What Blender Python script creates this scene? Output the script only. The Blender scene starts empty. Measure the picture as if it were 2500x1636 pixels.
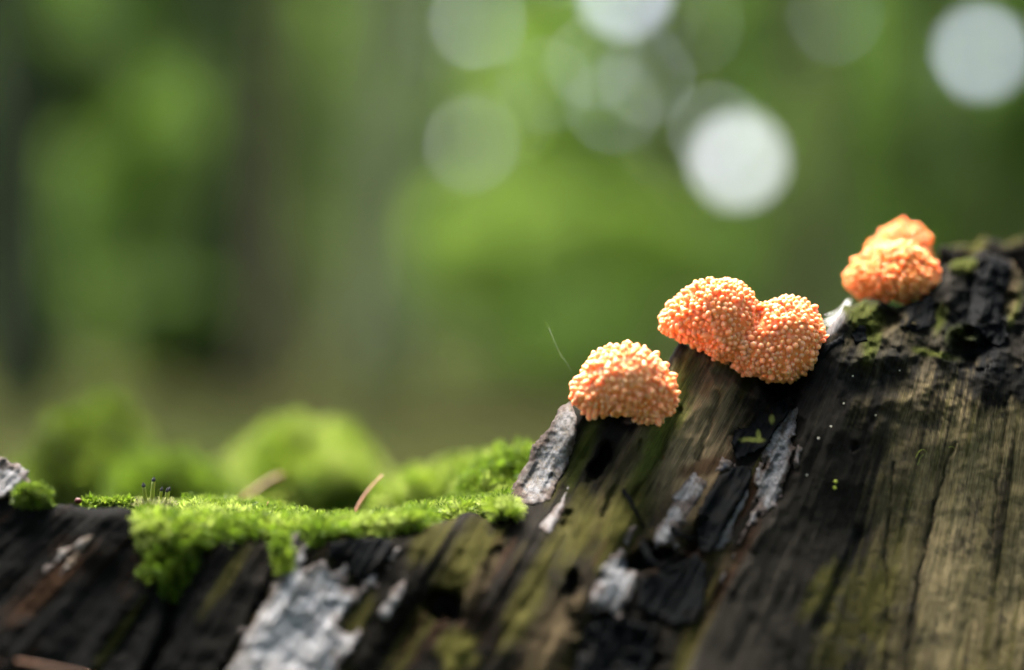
import bpy, math, random
import numpy as np
from mathutils import Matrix, Vector

rng = np.random.default_rng(7)
random.seed(7)
scene = bpy.context.scene
col = scene.collection

# ------------------------------------------------------------------ camera, sky, sun, exposure
D = 0.147                     # metres from lens to the plane in focus
FOC = 60.0                    # lens, mm
FPX = FOC / 36.0 * 2500.0     # focal length in photo pixels
S = D / FPX                   # metres per photo pixel in the plane in focus
GROUND = -0.40                # the lens stands 0.40 m above the forest floor (z = 0 is lens height)

cam_d = bpy.data.cameras.new('camera')
cam = bpy.data.objects.new('camera', cam_d)
col.objects.link(cam)
cam.location = (0, -D, 0)
cam.rotation_euler = (math.radians(90), 0, 0)
cam_d.lens = FOC
cam_d.sensor_width = 36.0
cam_d.clip_start = 0.005
cam_d.clip_end = 600
cam_d.dof.use_dof = True
cam_d.dof.focus_distance = D
cam_d.dof.aperture_fstop = 7.1
cam_d.dof.aperture_blades = 0
scene.camera = cam

SUN_EL, SUN_AZ = 62, -28      # azimuth measured from +Y (behind the stump) towards +X
SUN_ENERGY = 1.5
SKY_STRENGTH = 0.145
EXPOSURE = 3.75
world = bpy.data.worlds.new('World')
scene.world = world
world.use_nodes = True
wn = world.node_tree
sky = wn.nodes.new('ShaderNodeTexSky')
sky.sky_type = 'NISHITA'
sky.sun_disc = False
sky.sun_elevation = math.radians(SUN_EL)
sky.sun_rotation = math.radians(SUN_AZ)
sky.dust_density = 6.0
sky.air_density = 0.6
sky.ozone_density = 1.0
wn.nodes['Background'].inputs['Strength'].default_value = SKY_STRENGTH
wn.links.new(sky.outputs[0], wn.nodes['Background'].inputs['Color'])

sun_d = bpy.data.lights.new('sun', 'SUN')
sun_d.energy = SUN_ENERGY
sun_d.angle = math.radians(50)
sun_d.color = (1.0, 0.97, 0.92)
sun = bpy.data.objects.new('sun', sun_d)
col.objects.link(sun)
_el, _az = math.radians(SUN_EL), math.radians(SUN_AZ)
_dir = Vector((math.sin(_az) * math.cos(_el), math.cos(_az) * math.cos(_el), math.sin(_el)))
sun.rotation_euler = _dir.to_track_quat('Z', 'Y').to_euler()
sun.location = (0, 0, 20)

scene.view_settings.view_transform = 'Standard'
scene.view_settings.look = 'None'
scene.view_settings.exposure = EXPOSURE
scene.view_settings.gamma = 1.0
scene.view_settings.use_curve_mapping = False
scene.render.engine = 'CYCLES'
scene.cycles.use_denoising = True
scene.cycles.max_bounces = 8
scene.cycles.sample_clamp_indirect = 6.0

# ------------------------------------------------------------------ helpers
def P(u, v, y_mm):
    """photo pixel + depth behind the focal plane (mm) -> point in metres"""
    y = np.asarray(y_mm, float) * 1e-3
    k = (D + y) / D * S
    return np.stack([(np.asarray(u, float) - 1250) * k, y + 0 * k, (818 - np.asarray(v, float)) * k], -1)

def project(p):
    d = p[..., 1] + D
    return 1250 + p[..., 0] / d * FPX, 818 - p[..., 2] / d * FPX

def sstep(a, b, x):
    t = np.clip((x - a) / (b - a), 0, 1)
    return t * t * (3 - 2 * t)

def _hash(ix, iy, iz):
    h = (ix.astype(np.int64) * 374761393 + iy.astype(np.int64) * 668265263 + iz.astype(np.int64) * 2147483647) & 0xffffffff
    h = ((h ^ (h >> 13)) * 1274126177) & 0xffffffff
    h = ((h ^ (h >> 16)) * 2246822519) & 0xffffffff
    return ((h ^ (h >> 15)) & 0xffffff) / float(0xffffff)

def vnoise(x, y, z=0.0):
    x, y, z = np.broadcast_arrays(np.asarray(x, float), np.asarray(y, float), np.asarray(z, float))
    x0, y0, z0 = np.floor(x), np.floor(y), np.floor(z)
    fx, fy, fz = x - x0, y - y0, z - z0
    fx, fy, fz = [f * f * f * (f * (f * 6 - 15) + 10) for f in (fx, fy, fz)]
    r = 0
    for a in (0, 1):
        for b in (0, 1):
            for c in (0, 1):
                w = (fx if a else 1 - fx) * (fy if b else 1 - fy) * (fz if c else 1 - fz)
                r = r + w * _hash(x0 + a, y0 + b, z0 + c)
    return r * 2 - 1

def fbm(x, y, z=0.0, n=4):
    r, a, f = 0, 1.0, 1.0
    for i in range(n):
        r = r + a * vnoise(x * f + 17.3 * i, y * f - 9.1 * i, np.asarray(z) * f + 3.7 * i)
        a *= 0.5; f *= 2.03
    return r

def poly_sdf(u, v, poly):
    """signed distance (px) to a polygon, positive inside"""
    p = np.asarray(poly, float)
    q = np.roll(p, -1, 0)
    best = np.full(u.shape, 1e18)
    inside = np.zeros(u.shape, bool)
    for (ax, ay), (bx, by) in zip(p, q):
        ex, ey = bx - ax, by - ay
        wx, wy = u - ax, v - ay
        t = np.clip((wx * ex + wy * ey) / (ex * ex + ey * ey + 1e-12), 0, 1)
        best = np.minimum(best, (wx - ex * t) ** 2 + (wy - ey * t) ** 2)
        c = ((ay > v) != (by > v))
        with np.errstate(divide='ignore', invalid='ignore'):
            xi = (bx - ax) * (v - ay) / (by - ay if by != ay else 1e-9) + ax
        inside ^= c & (u < xi)
    d = np.sqrt(best)
    return np.where(inside, d, -d)

def line_dist(u, v, pts):
    p = np.asarray(pts, float)
    best = np.full(np.shape(u), 1e18)
    for (ax, ay), (bx, by) in zip(p[:-1], p[1:]):
        ex, ey = bx - ax, by - ay
        t = np.clip(((u - ax) * ex + (v - ay) * ey) / (ex * ex + ey * ey + 1e-12), 0, 1)
        best = np.minimum(best, (u - ax - ex * t) ** 2 + (v - ay - ey * t) ** 2)
    return np.sqrt(best)

def new_mesh(name, verts, faces, colors=None, smooth=True, attr=None):
    """faces: (n,3) or (n,4) integer array or a list of such arrays"""
    me = bpy.data.meshes.new(name)
    verts = np.asarray(verts, np.float32).reshape(-1, 3)
    fl = faces if isinstance(faces, list) else [faces]
    fl = [np.asarray(f, np.int32) for f in fl if len(f)]
    loops = np.concatenate([f.ravel() for f in fl])
    tot = np.concatenate([np.full(len(f), f.shape[1], np.int32) for f in fl])
    start = np.concatenate([[0], np.cumsum(tot)[:-1]]).astype(np.int32)
    me.vertices.add(len(verts)); me.vertices.foreach_set('co', verts.ravel())
    me.loops.add(len(loops)); me.loops.foreach_set('vertex_index', loops)
    me.polygons.add(len(tot)); me.polygons.foreach_set('loop_start', start)
    me.polygons.foreach_set('loop_total', tot)
    me.polygons.foreach_set('use_smooth', np.full(len(tot), smooth, bool))
    me.update(calc_edges=True)
    if colors is not None:
        a = me.attributes.new('pigment', 'FLOAT_COLOR', 'POINT')
        c = np.ones((len(verts), 4), np.float32); c[:, :3] = colors
        a.data.foreach_set('color', c.ravel())
    if attr is not None:
        for k, val in attr.items():
            a = me.attributes.new(k, 'FLOAT', 'POINT')
            a.data.foreach_set('value', np.asarray(val, np.float32).ravel())
    me.validate()
    return me

def obj(name, me, mat, parent=None, label=None, category=None, group=None, kind=None, loc=None):
    o = bpy.data.objects.new(name, me)
    col.objects.link(o)
    if mat is not None and me is not None and not me.materials:
        me.materials.append(mat)
    if parent is not None:
        o.parent = parent
    if loc is not None:
        o.location = loc
    tag(o, label, category, group, kind)
    return o

def tag(o, label=None, category=None, group=None, kind=None):
    for k, val in (('label', label), ('category', category), ('group', group), ('kind', kind)):
        if val is not None:
            o[k] = val

def empty(name, loc, label, category, group=None):
    o = obj(name, None, None, None, label, category, group, None, loc)
    o.empty_display_size = 0.005
    return o

def shift(me, loc):
    """re-centre mesh data written in world metres on its parent's base"""
    me.transform(Matrix.Translation(-Vector(loc)))
    return me

def tube(pts, radii, sides=8, cap=True):
    pts = np.asarray(pts, float); radii = np.broadcast_to(np.asarray(radii, float), len(pts))
    t = np.gradient(pts, axis=0); t /= np.linalg.norm(t, axis=1)[:, None] + 1e-12
    up = np.array([0.31, 0.9, 0.2])
    a = np.cross(t, up); a /= np.linalg.norm(a, axis=1)[:, None] + 1e-12
    b = np.cross(t, a)
    th = np.linspace(0, 2 * np.pi, sides, endpoint=False)
    ring = pts[:, None] + radii[:, None, None] * (a[:, None] * np.cos(th)[None, :, None] + b[:, None] * np.sin(th)[None, :, None])
    n = len(pts)
    i = np.arange(n - 1)[:, None] * sides; j = np.arange(sides)[None]; j2 = (j + 1) % sides
    f = np.stack([i + j, i + j2, i + sides + j2, i + sides + j], -1).reshape(-1, 4)
    v = ring.reshape(-1, 3)
    out = [f]
    if cap:
        c0, c1 = len(v), len(v) + 1
        v = np.concatenate([v, pts[:1] - t[:1] * radii[0] * .5, pts[-1:] + t[-1:] * radii[-1] * .8])
        jj = np.arange(sides); k = (n - 1) * sides
        out.append(np.stack([jj, np.full(sides, c0), (jj + 1) % sides], -1))
        out.append(np.stack([k + jj, k + (jj + 1) % sides, np.full(sides, c1)], -1))
    return v, out

def merge(parts):
    vs, q, t, n = [], [], [], 0
    for v, fl in parts:
        for f in fl:
            (q if f.shape[1] == 4 else t).append(np.asarray(f) + n)
        vs.append(v); n += len(v)
    return np.concatenate(vs), [np.concatenate(x) for x in (q, t) if x]

# ------------------------------------------------------------------ materials
class NT:
    def __init__(s, name):
        s.m = bpy.data.materials.new(name); s.m.use_nodes = True
        s.t = s.m.node_tree; s.b = s.t.nodes['Principled BSDF']
    def n(s, typ, **kw):
        x = s.t.nodes.new(typ)
        for k, val in kw.items():
            setattr(x, k, val)
        return x
    def l(s, a, b): s.t.links.new(a, b)
    def set(s, **kw):
        for k, val in kw.items():
            s.b.inputs[k.replace('_', ' ')].default_value = val
    def attr(s, name):
        x = s.n('ShaderNodeAttribute'); x.attribute_name = name; return x
    def noise(s, scale, detail=4, vec=None, rough=.55):
        x = s.n('ShaderNodeTexNoise'); x.inputs['Scale'].default_value = scale
        x.inputs['Detail'].default_value = detail; x.inputs['Roughness'].default_value = rough
        if vec is not None: s.l(vec, x.inputs['Vector'])
        return x
    def ramp(s, fac, stops):
        x = s.n('ShaderNodeValToRGB'); e = x.color_ramp.elements
        while len(e) < len(stops): e.new(.5)
        for el, (p, c) in zip(e, stops):
            el.position = p; el.color = (*c, 1) if len(c) == 3 else c
        s.l(fac, x.inputs[0]); return x
    def mix(s, mode, fac, a, b):
        x = s.n('ShaderNodeMix', data_type='RGBA', blend_type=mode)
        if isinstance(fac, (int, float)): x.inputs[0].default_value = fac
        else: s.l(fac, x.inputs[0])
        for sock, val in ((x.inputs[6], a), (x.inputs[7], b)):
            if isinstance(val, tuple): sock.default_value = (*val, 1)
            else: s.l(val, sock)
        return x.outputs[2]
    def bump(s, height, strength, dist):
        x = s.n('ShaderNodeBump'); x.inputs['Strength'].default_value = strength
        x.inputs['Distance'].default_value = dist
        s.l(height, x.inputs['Height']); s.l(x.outputs[0], s.b.inputs['Normal'])

def pigment_mat(name, rough, noise_scale, contrast, bump_mm=0.05, bump_scale=None, spec=.35, grain=None, ior=1.06):
    k = NT(name)
    a = k.attr('pigment')
    tc = k.n('ShaderNodeTexCoord')
    vec = tc.outputs['Object']
    if grain:
        cb = k.n('ShaderNodeCombineXYZ')
        for nm_, sock, sc_ in (('grain_across', 'X', grain[0]), ('grain_along', 'Z', grain[1])):
            ml = k.n('ShaderNodeMath', operation='MULTIPLY'); ml.inputs[1].default_value = sc_
            k.l(k.attr(nm_).outputs['Fac'], ml.inputs[0]); k.l(ml.outputs[0], cb.inputs[sock])
        vec = cb.outputs[0]
    n1 = k.noise(noise_scale, 6, vec, .65)
    r = k.ramp(n1.outputs[0], [(.25, (1 - contrast,) * 3), (.75, (1 + contrast,) * 3)])
    c = k.mix('MULTIPLY', 1.0, a.outputs['Color'], r.outputs[0])
    k.l(c, k.b.inputs['Base Color'])
    k.set(Roughness=rough, Specular_IOR_Level=spec, IOR=ior)
    n2 = k.noise(bump_scale or noise_scale * 1.7, 6, vec, .7)
    k.bump(n2.outputs[0], .9, bump_mm * 1e-3)
    return k.m

M = {}
M['wood'] = pigment_mat('weathered_wood', .85, 1.0, .78, .10, 1.6, .5, (.27, .024))
M['crust'] = pigment_mat('lichen_crust', .85, 3600, .55, .14, 4200, .5)
M['flake'] = pigment_mat('black_rotten_wood', .75, 1500, .35, .08, 2200, .5)
M['humus'] = pigment_mat('mossy_humus', .9, 300, .4, .6, 500, .5)

def moss_mat(name):
    k = NT(name)
    a = k.attr('pigment')
    k.l(a.outputs['Color'], k.b.inputs['Base Color'])
    k.set(Roughness=.55, IOR=1.25)
    tr = k.n('ShaderNodeBsdfTranslucent'); k.l(a.outputs['Color'], tr.inputs['Color'])
    mx = k.n('ShaderNodeMixShader'); mx.inputs[0].default_value = .5
    out = k.t.nodes['Material Output']
    k.l(k.b.outputs[0], mx.inputs[1]); k.l(tr.outputs[0], mx.inputs[2]); k.l(mx.outputs[0], out.inputs['Surface'])
    return k.m
M['moss'] = moss_mat('moss_leaf')
M['leaf'] = moss_mat('tree_leaf')

def slime_mat(name, tip, base):
    k = NT(name)
    t = k.attr('tip')
    tc = k.n('ShaderNodeTexCoord')
    r = k.ramp(t.outputs['Fac'], [(0.0, base), (.45, tuple(.6 * b + .4 * c for b, c in zip(base, tip))), (.9, tip)])
    k.l(r.outputs[0], k.b.inputs['Base Color'])
    k.set(Roughness=.38, Specular_IOR_Level=.3, Subsurface_Weight=.9, Subsurface_Scale=.0013)
    k.b.inputs['Subsurface Radius'].default_value = (1.0, .42, .18)
    k.b.subsurface_method = 'RANDOM_WALK'
    return k.m
M['slime'] = slime_mat('orange_slime_mould', (.87, .325, .17), (.86, .25, .08))
M['slime_far'] = slime_mat('orange_slime_mould_darker', (.78, .28, .10), (.76, .20, .045))  # darker orange for the two cushions set farther back

def plain(name, c, rough=.6, spec=.3, scale=60, var=.25, bump=0.0):
    k = NT(name)
    tc = k.n('ShaderNodeTexCoord')
    n1 = k.noise(scale, 5, tc.outputs['Object'])
    r = k.ramp(n1.outputs[0], [(.3, tuple(x * (1 - var) for x in c)), (.7, tuple(min(1, x * (1 + var)) for x in c))])
    k.l(r.outputs[0], k.b.inputs['Base Color']); k.set(Roughness=rough, Specular_IOR_Level=spec)
    if bump: k.bump(n1.outputs[0], .8, bump)
    return k.m
M['needle'] = plain('dry_needle', (.20, .075, .018), .5, .4, 900)
M['seta'] = plain('green_stalk', (.20, .24, .02), .45, .4, 900)
M['seta_tip'] = plain('black_tip', (.008, .008, .01), .5, .4, 900)
M['bud'] = plain('red_brown_bud', (.06, .012, .009), .6, .15, 900)
M['grit'] = plain('pale_grit', (.55, .5, .4), .6, .3, 900)
M['algae'] = plain('yellow_green_bead', (.26, .30, .03), .5, .3, 900)
kk = NT('silk'); kk.set(Base_Color=(.75, .78, .75, 1), Roughness=.4, Alpha=.55); M['silk'] = kk.m

# ------------------------------------------------------------------ relief solids traced on the stump
GR = [(-4000, 1.2), (0, 1.2), (250, 1.0), (550, .62), (950, .62), (1500, .56), (1780, .53), (2000, .36), (2250, .21), (2480, .13), (4000, .0)]
_gu, _gt = np.array(GR).T
def across(u, v):
    """coordinate across the wood grain: constant along a fibre"""
    u0 = u.copy()
    for _ in range(6):
        u0 = .5 * u0 + .5 * (u + (v - 1300) * np.interp(u0, _gu, _gt))
    return u0

CP = np.array([
    (-1500, 1260, -6), (-1500, 2200, -18), (-500, 1250, -5), (0, 1230, -7), (300, 1245, -8.5), (600, 1320, -9.5), (900, 1310, -9.5), (1150, 1265, -7.5), (1290, 1290, -7.5),
    (0, 1636, -14.5), (600, 1636, -15.5), (1200, 1636, -16), (1100, 1450, -12), (400, 1450, -12), (800, 1450, -12), (100, 1400, -10.5),
    (1240, 1230, 0), (1300, 1110, 1.5), (1390, 985, 0.5), (1350, 1150, -1), (1400, 1080, -2), (1480, 1030, -2.5), (1560, 985, -1), (1640, 960, 0), (1632, 870, 2.5), (1655, 838, 3.5), (1800, 880, 3),
    (1900, 930, 4), (2000, 850, 2), (1650, 1000, -1.0), (1780, 1000, 1), (1800, 1100, -1), (1600, 1150, -3.5), (1700, 1200, -5), (1500, 1250, -7), (1450, 1500, -14), (1650, 1450, -11), (1800, 1636, -15),
    (1900, 1300, -6), (1950, 1050, -1), (2050, 850, 1.5), (2060, 760, 4), (2110, 735, 8), (2200, 760, 8), (2290, 690, 11), (2400, 620, 13), (2500, 640, 15),
    (2200, 1000, 0), (2400, 950, 2), (2500, 850, 6), (2300, 1200, -1.5), (2450, 1200, -1), (2100, 1300, -4), (2250, 1500, -7), (2480, 1500, -5), (2100, 1636, -10), (2450, 1636, -8),
    (3200, 700, 24), (3200, 1636, 4), (1250, 2300, -25), (2600, 2300, -18), (3600, 2300, 2), (200, 2300, -22)], float)
def _tps(r2):
    return np.where(r2 > 0, r2 * np.log(r2 + 1e-12), 0)
_X = (CP[:, :2] - 1250) / 1000
_K = _tps(((_X[:, None] - _X[None]) ** 2).sum(-1)) + np.eye(len(_X)) * .003
_Q = np.c_[np.ones(len(_X)), _X]
_A = np.block([[_K, _Q], [_Q.T, np.zeros((3, 3))]])
_W = np.linalg.solve(_A, np.r_[CP[:, 2], 0, 0, 0])
def base_depth(u, v):
    uc = np.clip(u, -1600, 3700); vc = np.clip(v, 500, 2400)
    x, y = (uc - 1250) / 1000, (vc - 1250) / 1000
    x2 = (uc - 1250) / 1000; y2 = (vc - 1250) / 1000
    r = _W[-3] + _W[-2] * x2 + _W[-1] * y2
    for (cx, cy), w in zip(_X, _W[:-3]):
        r = r + w * _tps((x2 - cx) ** 2 + (y2 - cy) ** 2)
    # the round of the stump turns away outside the stretch of rim in view
    r = r + np.clip(-300 - u, 0, None) ** 2 * 4e-6 + np.clip(u - 2900, 0, None) ** 2 * 5e-6
    return np.clip(r, -38, 110)

PLATE = [(1985, 800), (1975, 900), (1942, 985), (1955, 1050), (1945, 1110), (1925, 1190), (1860, 1280), (1775, 1430), (1700, 1580), (1560, 1900), (1400, 2600), (5000, 2600), (5000, 300), (2600, 500), (2065, 745)]
HOLES = [(1468, 1122, 16, 40, 3.0, .45), (1085, 1478, 42, 34, 3.5, 0), (2362, 852, 46, 42, 2.6, .2), (1590, 1362, 55, 26, 3.2, -.3), (1905, 945, 38, 45, 4.0, 0),
         (1395, 1430, 18, 36, 2.0, .4), (1500, 1580, 90, 70, 2.5, .5), (1540, 1010, 34, 26, 2.5, .2), (1820, 925, 60, 22, 2.0, .3), (2170, 775, 26, 34, 3.5, .2), (2440, 760, 26, 60, 1.2, .2),
         (1385, 1275, 14, 26, 1.2, .45), (1690, 1330, 26, 60, 1.6, .5), (1200, 1380, 18, 60, 1.0, .5), (980, 1540, 28, 80, 1.2, .5), (300, 1560, 26, 120, 1.0, .6), (2085, 1090, 9, 14, .8, .3)]
CRACKS = [([(2330, 1080), (2290, 1200), (2262, 1330), (2235, 1450), (2210, 1640), (2180, 1900)], 2.6, .45),
          ([(2165, 1640), (2170, 1450), (2160, 1330), (2172, 1240), (2185, 1130)], 2.6, .35),
          ([(2420, 1345), (2425, 1260), (2450, 1080), (2460, 960)], 3, .35),
          ([(2000, 1540), (2050, 1420), (2100, 1300)], 14, .7),
          ([(1660, 1000), (1610, 1120), (1545, 1215)], 8, .9), ([(1700, 1120), (1735, 1040), (1750, 960)], 7, .7), ([(1560, 1080), (1500, 1190), (1470, 1260)], 8, .8),
          ([(1790, 1060), (1840, 980)], 6, .8),
          ([(420, 1480), (400, 1560), (330, 1700)], 14, 1.5), ([(330, 1700), (480, 1420), (520, 1330)], 10, .6), ([(540, 1640), (600, 1540), (700, 1340)], 8, .9)]
def wall_depth(u, v, fine=True):
    y = base_depth(u, v)
    a = across(u, v)
    inf = (v < 2600)
    # long fibres: ridges and furrows following the grain
    rough = np.interp(u, [0, 900, 1250, 1900, 2050, 2600], [.5, .6, 1.1, .9, .38, .4])
    y = y + rough * (.42 * fbm(a / 75, v / 420, 3.1, 3) + .22 * fbm(a / 21, v / 190, 7.7, 3))
    y = y + .35 * fbm(u / 130, v / 130, 1.3, 3) * np.interp(u, [1900, 2100], [1.6, 1])
    if fine:
        y = y + .06 * fbm(a / 6.5, v / 90, 2.2, 2) + .05 * fbm(u / 13, v / 13, 5.5, 3)
    # the sound outer plate stands proud of the rotted inner wood
    dp = poly_sdf(u, v, PLATE) + 12 * fbm(u / 40, v / 40, 4.4, 3)
    y = y - 1.3 * sstep(-10, 16, dp) * sstep(2400, 1700, v)
    # crumbled lumps along the top of the plate
    top = np.exp(-((v - (720 + (2500 - u) * .25)) / 190) ** 2) * sstep(2000, 2120, u)
    y = y + top * 1.5 * fbm(u / 55, v / 55, 8.2, 4)
    for hu, hv, ra, rb, dep, lean in HOLES:
        du, dv = u - hu, v - hv
        x2 = du * math.cos(lean) + dv * math.sin(lean); y2 = -du * math.sin(lean) + dv * math.cos(lean)
        r = np.sqrt((x2 / ra) ** 2 + (y2 / rb) ** 2) + .4 * fbm(u / 26, v / 26, hu, 3)
        y = y + dep * sstep(1.5, .3, r)
    for pts, w, dep in CRACKS:
        d = line_dist(u + 5 * fbm(u / 30, v / 30, 6.1, 2), v, pts)
        y = y + dep * np.exp(-(d / w) ** 2)
    return y

def relief(poly, depth_fn, du, R_px, round_mm, thick_mm, jag=0.0, jscale=30, us=None, vs=None, back='add', seed=0.0, chips=0.0):
    """a closed solid whose outline and front are given on the stump; returns verts, faces, (u, v, d) per vertex"""
    p = np.asarray(poly, float)
    if us is None: us = np.arange(p[:, 0].min() - 2 * du, p[:, 0].max() + 2 * du, du)
    if vs is None: vs = np.arange(p[:, 1].min() - 2 * du, p[:, 1].max() + 2 * du, du)
    U, V = np.meshgrid(us, vs)
    def sdf(a, b):
        d = poly_sdf(a, b, p)
        if jag: d = d + jag * fbm(a / jscale, b / jscale, seed + .5, 4)
        if chips:
            g = across(a, b)
            d = d + chips * (vnoise(g / 26, seed) + .6 * vnoise(g / 9, seed + 4.))
        return d
    d = sdf(U, V)
    e = 1.0
    gx = (sdf(U + e, V) - sdf(U - e, V)) / (2 * e); gy = (sdf(U, V + e) - sdf(U, V - e)) / (2 * e)
    cell = np.maximum(np.gradient(us)[None, :], np.gradient(vs)[:, None])
    out = d < 0
    # outside vertices slide on to the outline
    U = U.copy(); V = V.copy()
    g2 = gx * gx + gy * gy + 1e-6
    U[out] -= np.clip(d * gx / g2, -2 * cell, 2 * cell)[out]; V[out] -= np.clip(d * gy / g2, -2 * cell, 2 * cell)[out]
    ok = (d > -1.0 * cell)
    q = ok[:-1, :-1] & ok[1:, :-1] & ok[:-1, 1:] & ok[1:, 1:]
    anyin = (d[:-1, :-1] > 0) | (d[1:, :-1] > 0) | (d[:-1, 1:] > 0) | (d[1:, 1:] > 0)
    q &= anyin
    nv, nu = U.shape
    I = np.arange(nv * nu).reshape(nv, nu)
    F = np.stack([I[:-1, :-1], I[1:, :-1], I[1:, 1:], I[:-1, 1:]], -1)[q]
    used = np.zeros(nv * nu, bool); used[F.ravel()] = True
    remap = np.cumsum(used) - 1
    F = remap[F]
    u, v, dd = U.ravel()[used], V.ravel()[used], np.clip(d.ravel()[used], 0, None)
    y0 = depth_fn(u, v)
    t = np.clip(dd / R_px, 0, 1)
    prof = np.sqrt(np.clip(1 - (1 - t) ** 2, 0, 1))
    yf = y0 + round_mm * (1 - prof)
    yb = y0 + round_mm + (thick_mm(u, v) if callable(thick_mm) else thick_mm) * sstep(0, 1, dd / (R_px * 3))
    n = len(u)
    # border edges -> stitch front to back
    E = np.concatenate([F[:, [0, 1]], F[:, [1, 2]], F[:, [2, 3]], F[:, [3, 0]]])
    key = np.sort(E, 1); code = key[:, 0].astype(np.int64) * n + key[:, 1]
    uq, inv, cnt = np.unique(code, return_inverse=True, return_counts=True)
    B = E[cnt[inv] == 1]
    border = np.zeros(n, bool); border[B.ravel()] = True
    yb = np.where(border, yf + 1e-3, np.maximum(yb, yf + .02))
    verts = np.concatenate([P(u, v, yf), P(u, v, yb)])
    faces = np.concatenate([F, F[:, ::-1] + n, np.stack([B[:, 1], B[:, 0], B[:, 0] + n, B[:, 1] + n], -1)])
    return verts, faces, np.r_[u, u], np.r_[v, v], np.r_[dd, dd]

# ------------------------------------------------------------------ the forest floor
gu = np.concatenate([-np.geomspace(160, .5, 50), np.linspace(-.4, .4, 9), np.geomspace(.5, 160, 50)])
gx_, gy_ = np.meshgrid(gu, gu)
gz = GROUND + .05 * fbm(gx_ / 1.7, gy_ / 1.7, 2.0, 3) * np.clip(np.hypot(gx_, gy_) - .6, 0, 1) + .0 * gx_
gi = np.arange(gx_.size).reshape(gx_.shape)
gf = np.stack([gi[:-1, :-1], gi[:-1, 1:], gi[1:, 1:], gi[1:, :-1]], -1).reshape(-1, 4)
k = NT('leaf_litter')
tc = k.n('ShaderNodeTexCoord')
n1 = k.noise(.8, 6, tc.outputs['Object'], .6)
n2 = k.noise(30, 4, tc.outputs['Object'], .7)
r1 = k.ramp(n1.outputs[0], [(.36, (.024, .021, .009)), (.5, (.032, .036, .012)), (.64, (.024, .040, .008))])
r2 = k.ramp(n2.outputs[0], [(.3, (.6, .6, .6)), (.7, (1.35, 1.3, 1.2))])
k.l(k.mix('MULTIPLY', 1.0, r1.outputs[0], r2.outputs[0]), k.b.inputs['Base Color'])
k.set(Roughness=1.0, IOR=1.03)
k.bump(n2.outputs[0], .8, .03)
obj('ground', new_mesh('ground', np.stack([gx_, gy_, gz], -1), gf), k.m, kind='structure', label='brown and olive leaf litter of the forest floor')

# ------------------------------------------------------------------ the stump
stump = empty('tree_stump', (0.0, 0.03, GROUND), 'rotting grey and black tree stump with a jagged peak, under moss and orange cushions', 'tree stump')
SB = tuple(stump.location)

WALL = [(-3600, 17000), (-3600, 1320), (-1500, 1260), (-400, 1180), (-100, 1110), (0, 1122), (40, 1135), (75, 1175), (95, 1205), (130, 1228), (220, 1240), (320, 1240), (335, 1290), (360, 1360),
        (400, 1440), (418, 1480), (450, 1430), (490, 1345), (540, 1312), (640, 1314), (680, 1335), (730, 1330), (800, 1314), (850, 1306), (930, 1306), (1000, 1298), (1060, 1277), (1110, 1264),
        (1130, 1250), (1165, 1252), (1180, 1267), (1230, 1272), (1236, 1226), (1245, 1203), (1271, 1165), (1295, 1122), (1304, 1089), (1342, 1051), (1365, 1004), (1395, 975),
        (1440, 985), (1560, 975), (1625, 955), (1628, 905), (1632, 870), (1655, 836), (1700, 845), (1800, 860), (1900, 850), (1990, 835), (2020, 805), (2057, 762), (2063, 748), (2106, 729), (2128, 727),
        (2160, 738), (2190, 752), (2250, 728), (2285, 690), (2292, 655), (2320, 640), (2360, 630), (2385, 615), (2405, 608), (2430, 625), (2475, 640), (2500, 680), (2560, 690), (2700, 640),
        (3000, 640), (3600, 760), (4500, 1000), (5400, 1300), (5400, 17000)]
us = np.concatenate([-np.geomspace(3700, 60, 40), np.arange(-55, 2556, 4.0), 2500 + np.geomspace(60, 3000, 40)])
vs = np.concatenate([np.arange(560, 1700, 4.0), 1640 + np.geomspace(62, 15500, 45)])
T_ = lambda u, v: np.interp(u, [-400, 1200, 1330, 1700, 2500], [7, 7, 12, 16, 22])
wv, wf, wu, wvv, wd = relief(WALL, wall_depth, 4.0, 34, 1.6, T_, jag=3.0, jscale=24, us=us, vs=vs, seed=2.0, chips=2.2)
# seat the foot of the wall in the ground
wv[:, 2] = np.maximum(wv[:, 2], GROUND - .03)

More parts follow.
